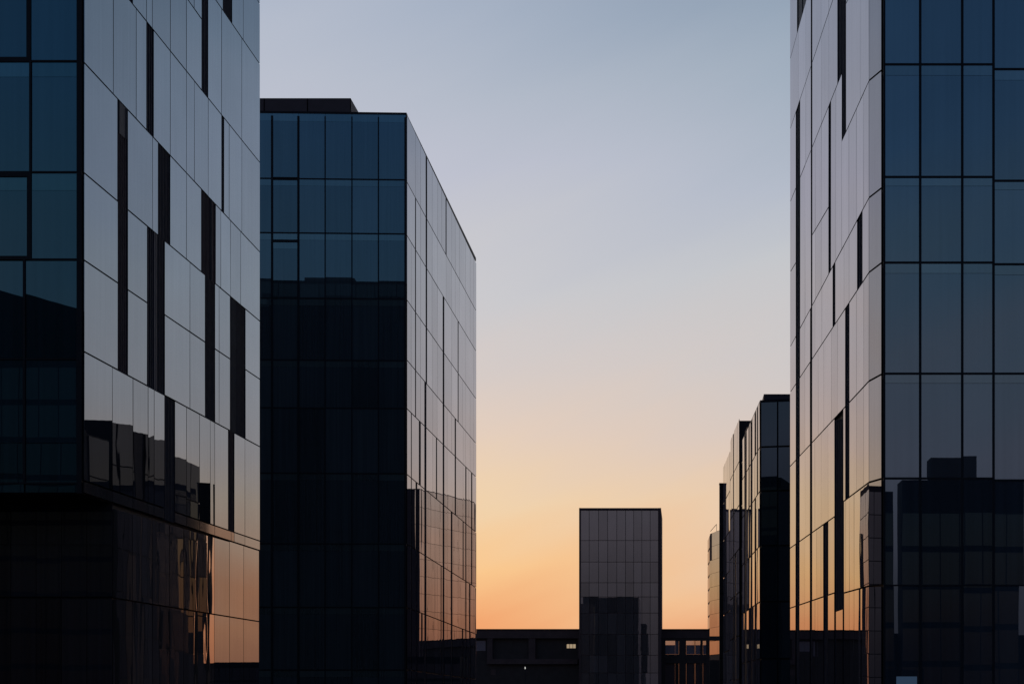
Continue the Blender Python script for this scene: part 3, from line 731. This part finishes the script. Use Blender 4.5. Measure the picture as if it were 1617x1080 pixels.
# ================================================================== world: dusk sky
w = bpy.data.worlds.new('World'); scene.world = w; w.use_nodes = True
nt = w.node_tree; nt.nodes.clear(); LK = nt.links.new
out = N(nt, 'ShaderNodeOutputWorld'); bg = N(nt, 'ShaderNodeBackground'); LK(bg.outputs[0], out.inputs[0])
tc = N(nt, 'ShaderNodeTexCoord'); sp = N(nt, 'ShaderNodeSeparateXYZ'); LK(tc.outputs['Generated'], sp.inputs[0])
SUN_AZ = math.radians(-24)           # left of the street axis
cb = N(nt, 'ShaderNodeCombineXYZ'); LK(sp.outputs['X'], cb.inputs[0]); LK(sp.outputs['Y'], cb.inputs[1])
nm = N(nt, 'ShaderNodeVectorMath', operation='NORMALIZE'); LK(cb.outputs[0], nm.inputs[0])
dt = N(nt, 'ShaderNodeVectorMath', operation='DOT_PRODUCT'); LK(nm.outputs[0], dt.inputs[0]); dt.inputs[1].default_value = (math.sin(SUN_AZ), math.cos(SUN_AZ), 0)
t = math_(nt, 'DIVIDE', math_(nt, 'ARCCOSINE', math_(nt, 'MINIMUM', dt.outputs['Value'], .99999)), math.pi)
# broad soft bands of thin high cloud shift the height at which colours are read
mp = N(nt, 'ShaderNodeMapping', vector_type='TEXTURE'); mp.inputs['Rotation'].default_value = (0, math.radians(-24), 0); mp.inputs['Scale'].default_value = (1.0, 1.0, .13)
LK(tc.outputs['Generated'], mp.inputs['Vector'])
nz = N(nt, 'ShaderNodeTexNoise'); nz.inputs['Scale'].default_value = 1.3; nz.inputs['Detail'].default_value = 4; nz.inputs['Roughness'].default_value = .45
LK(mp.outputs[0], nz.inputs['Vector'])
zz = math_(nt, 'ADD', sp.outputs['Z'], math_(nt, 'MULTIPLY', math_(nt, 'SUBTRACT', nz.outputs['Fac'], .5), .15))
def ramp(stops):
    r = N(nt, 'ShaderNodeValToRGB'); cr = r.color_ramp; cr.interpolation = 'EASE' if False else 'LINEAR'
    while len(cr.elements) > 1: cr.elements.remove(cr.elements[-1])
    for i, (p, c) in enumerate(stops):
        e = cr.elements[0] if i == 0 else cr.elements.new(p)
        e.position = p; e.color = srgb(*c)
    LK(zz, r.inputs[0]); return r.outputs[0]
r_sun = ramp([(0, (215, 120, 75)), (.055, (240, 162, 108)), (.10, (251, 202, 138)), (.15, (242, 212, 170)), (.20, (230, 207, 188)), (.25, (216, 203, 197)),
              (.32, (204, 202, 206)), (.385, (192, 194, 208)), (.445, (184, 190, 204)), (.50, (172, 182, 200)), (.7, (120, 140, 168)), (1, (80, 102, 135))])
r_mid = ramp([(0, (175, 110, 85)), (.055, (228, 156, 114)), (.10, (234, 184, 149)), (.15, (229, 199, 173)), (.20, (215, 198, 188)), (.25, (205, 199, 198)),
              (.32, (194, 197, 202)), (.385, (178, 186, 200)), (.445, (158, 172, 188)), (.50, (142, 159, 178)), (.7, (100, 124, 156)), (1, (70, 92, 126))])
r_anti = ramp([(0, (88, 76, 84)), (.08, (113, 98, 104)), (.14, (139, 121, 129)), (.20, (151, 136, 146)), (.26, (140, 136, 147)), (.33, (114, 130, 148)),
               (.42, (92, 120, 152)), (.50, (80, 110, 144)), (.7, (66, 92, 130)), (1, (58, 80, 116))])
def mixc(f, a, b):
    m_ = N(nt, 'ShaderNodeMix', data_type='RGBA'); LK(f, m_.inputs['Factor']); LK(a, m_.inputs['A']); LK(b, m_.inputs['B']); return m_.outputs['Result']
def mr(v, a, b):
    n = N(nt, 'ShaderNodeMapRange', interpolation_type='SMOOTHSTEP'); LK(v, n.inputs['Value'])
    n.inputs['From Min'].default_value = a; n.inputs['From Max'].default_value = b; return n.outputs[0]
c = mixc(mr(t, .02, .20), r_sun, r_mid)
c = mixc(mr(t, .22, .75), c, r_anti)
sky = N(nt, 'ShaderNodeTexSky', sky_type='NISHITA'); sky.sun_disc = False; sky.sun_elevation = math.radians(1.0); sky.sun_rotation = SUN_AZ
sc = N(nt, 'ShaderNodeVectorMath', operation='SCALE'); LK(sky.outputs[0], sc.inputs[0]); sc.inputs['Scale'].default_value = .004
ad = N(nt, 'ShaderNodeVectorMath', operation='ADD'); LK(c, ad.inputs[0]); LK(sc.outputs[0], ad.inputs[1])
LK(ad.outputs[0], bg.inputs[0]); bg.inputs[1].default_value = 1.0

# ================================================================== camera
cam = bpy.data.cameras.new('camera'); co = bpy.data.objects.new('camera', cam); col.objects.link(co)
co.location = (0, 0, CZ); co.rotation_euler = (math.radians(90), 0, 0)
cam.sensor_width = 36; cam.lens = F/1617*36
cam.shift_x = -(CX-808.5)/1617; cam.shift_y = (HY-540)/1617
cam.clip_end = 10000; cam.clip_start = .1
scene.camera = co
scene.view_settings.view_transform = 'Standard'; scene.view_settings.look = 'None'
scene.view_settings.exposure = 0; scene.view_settings.gamma = 1
scene.cycles.max_bounces = 8; scene.cycles.glossy_bounces = 6
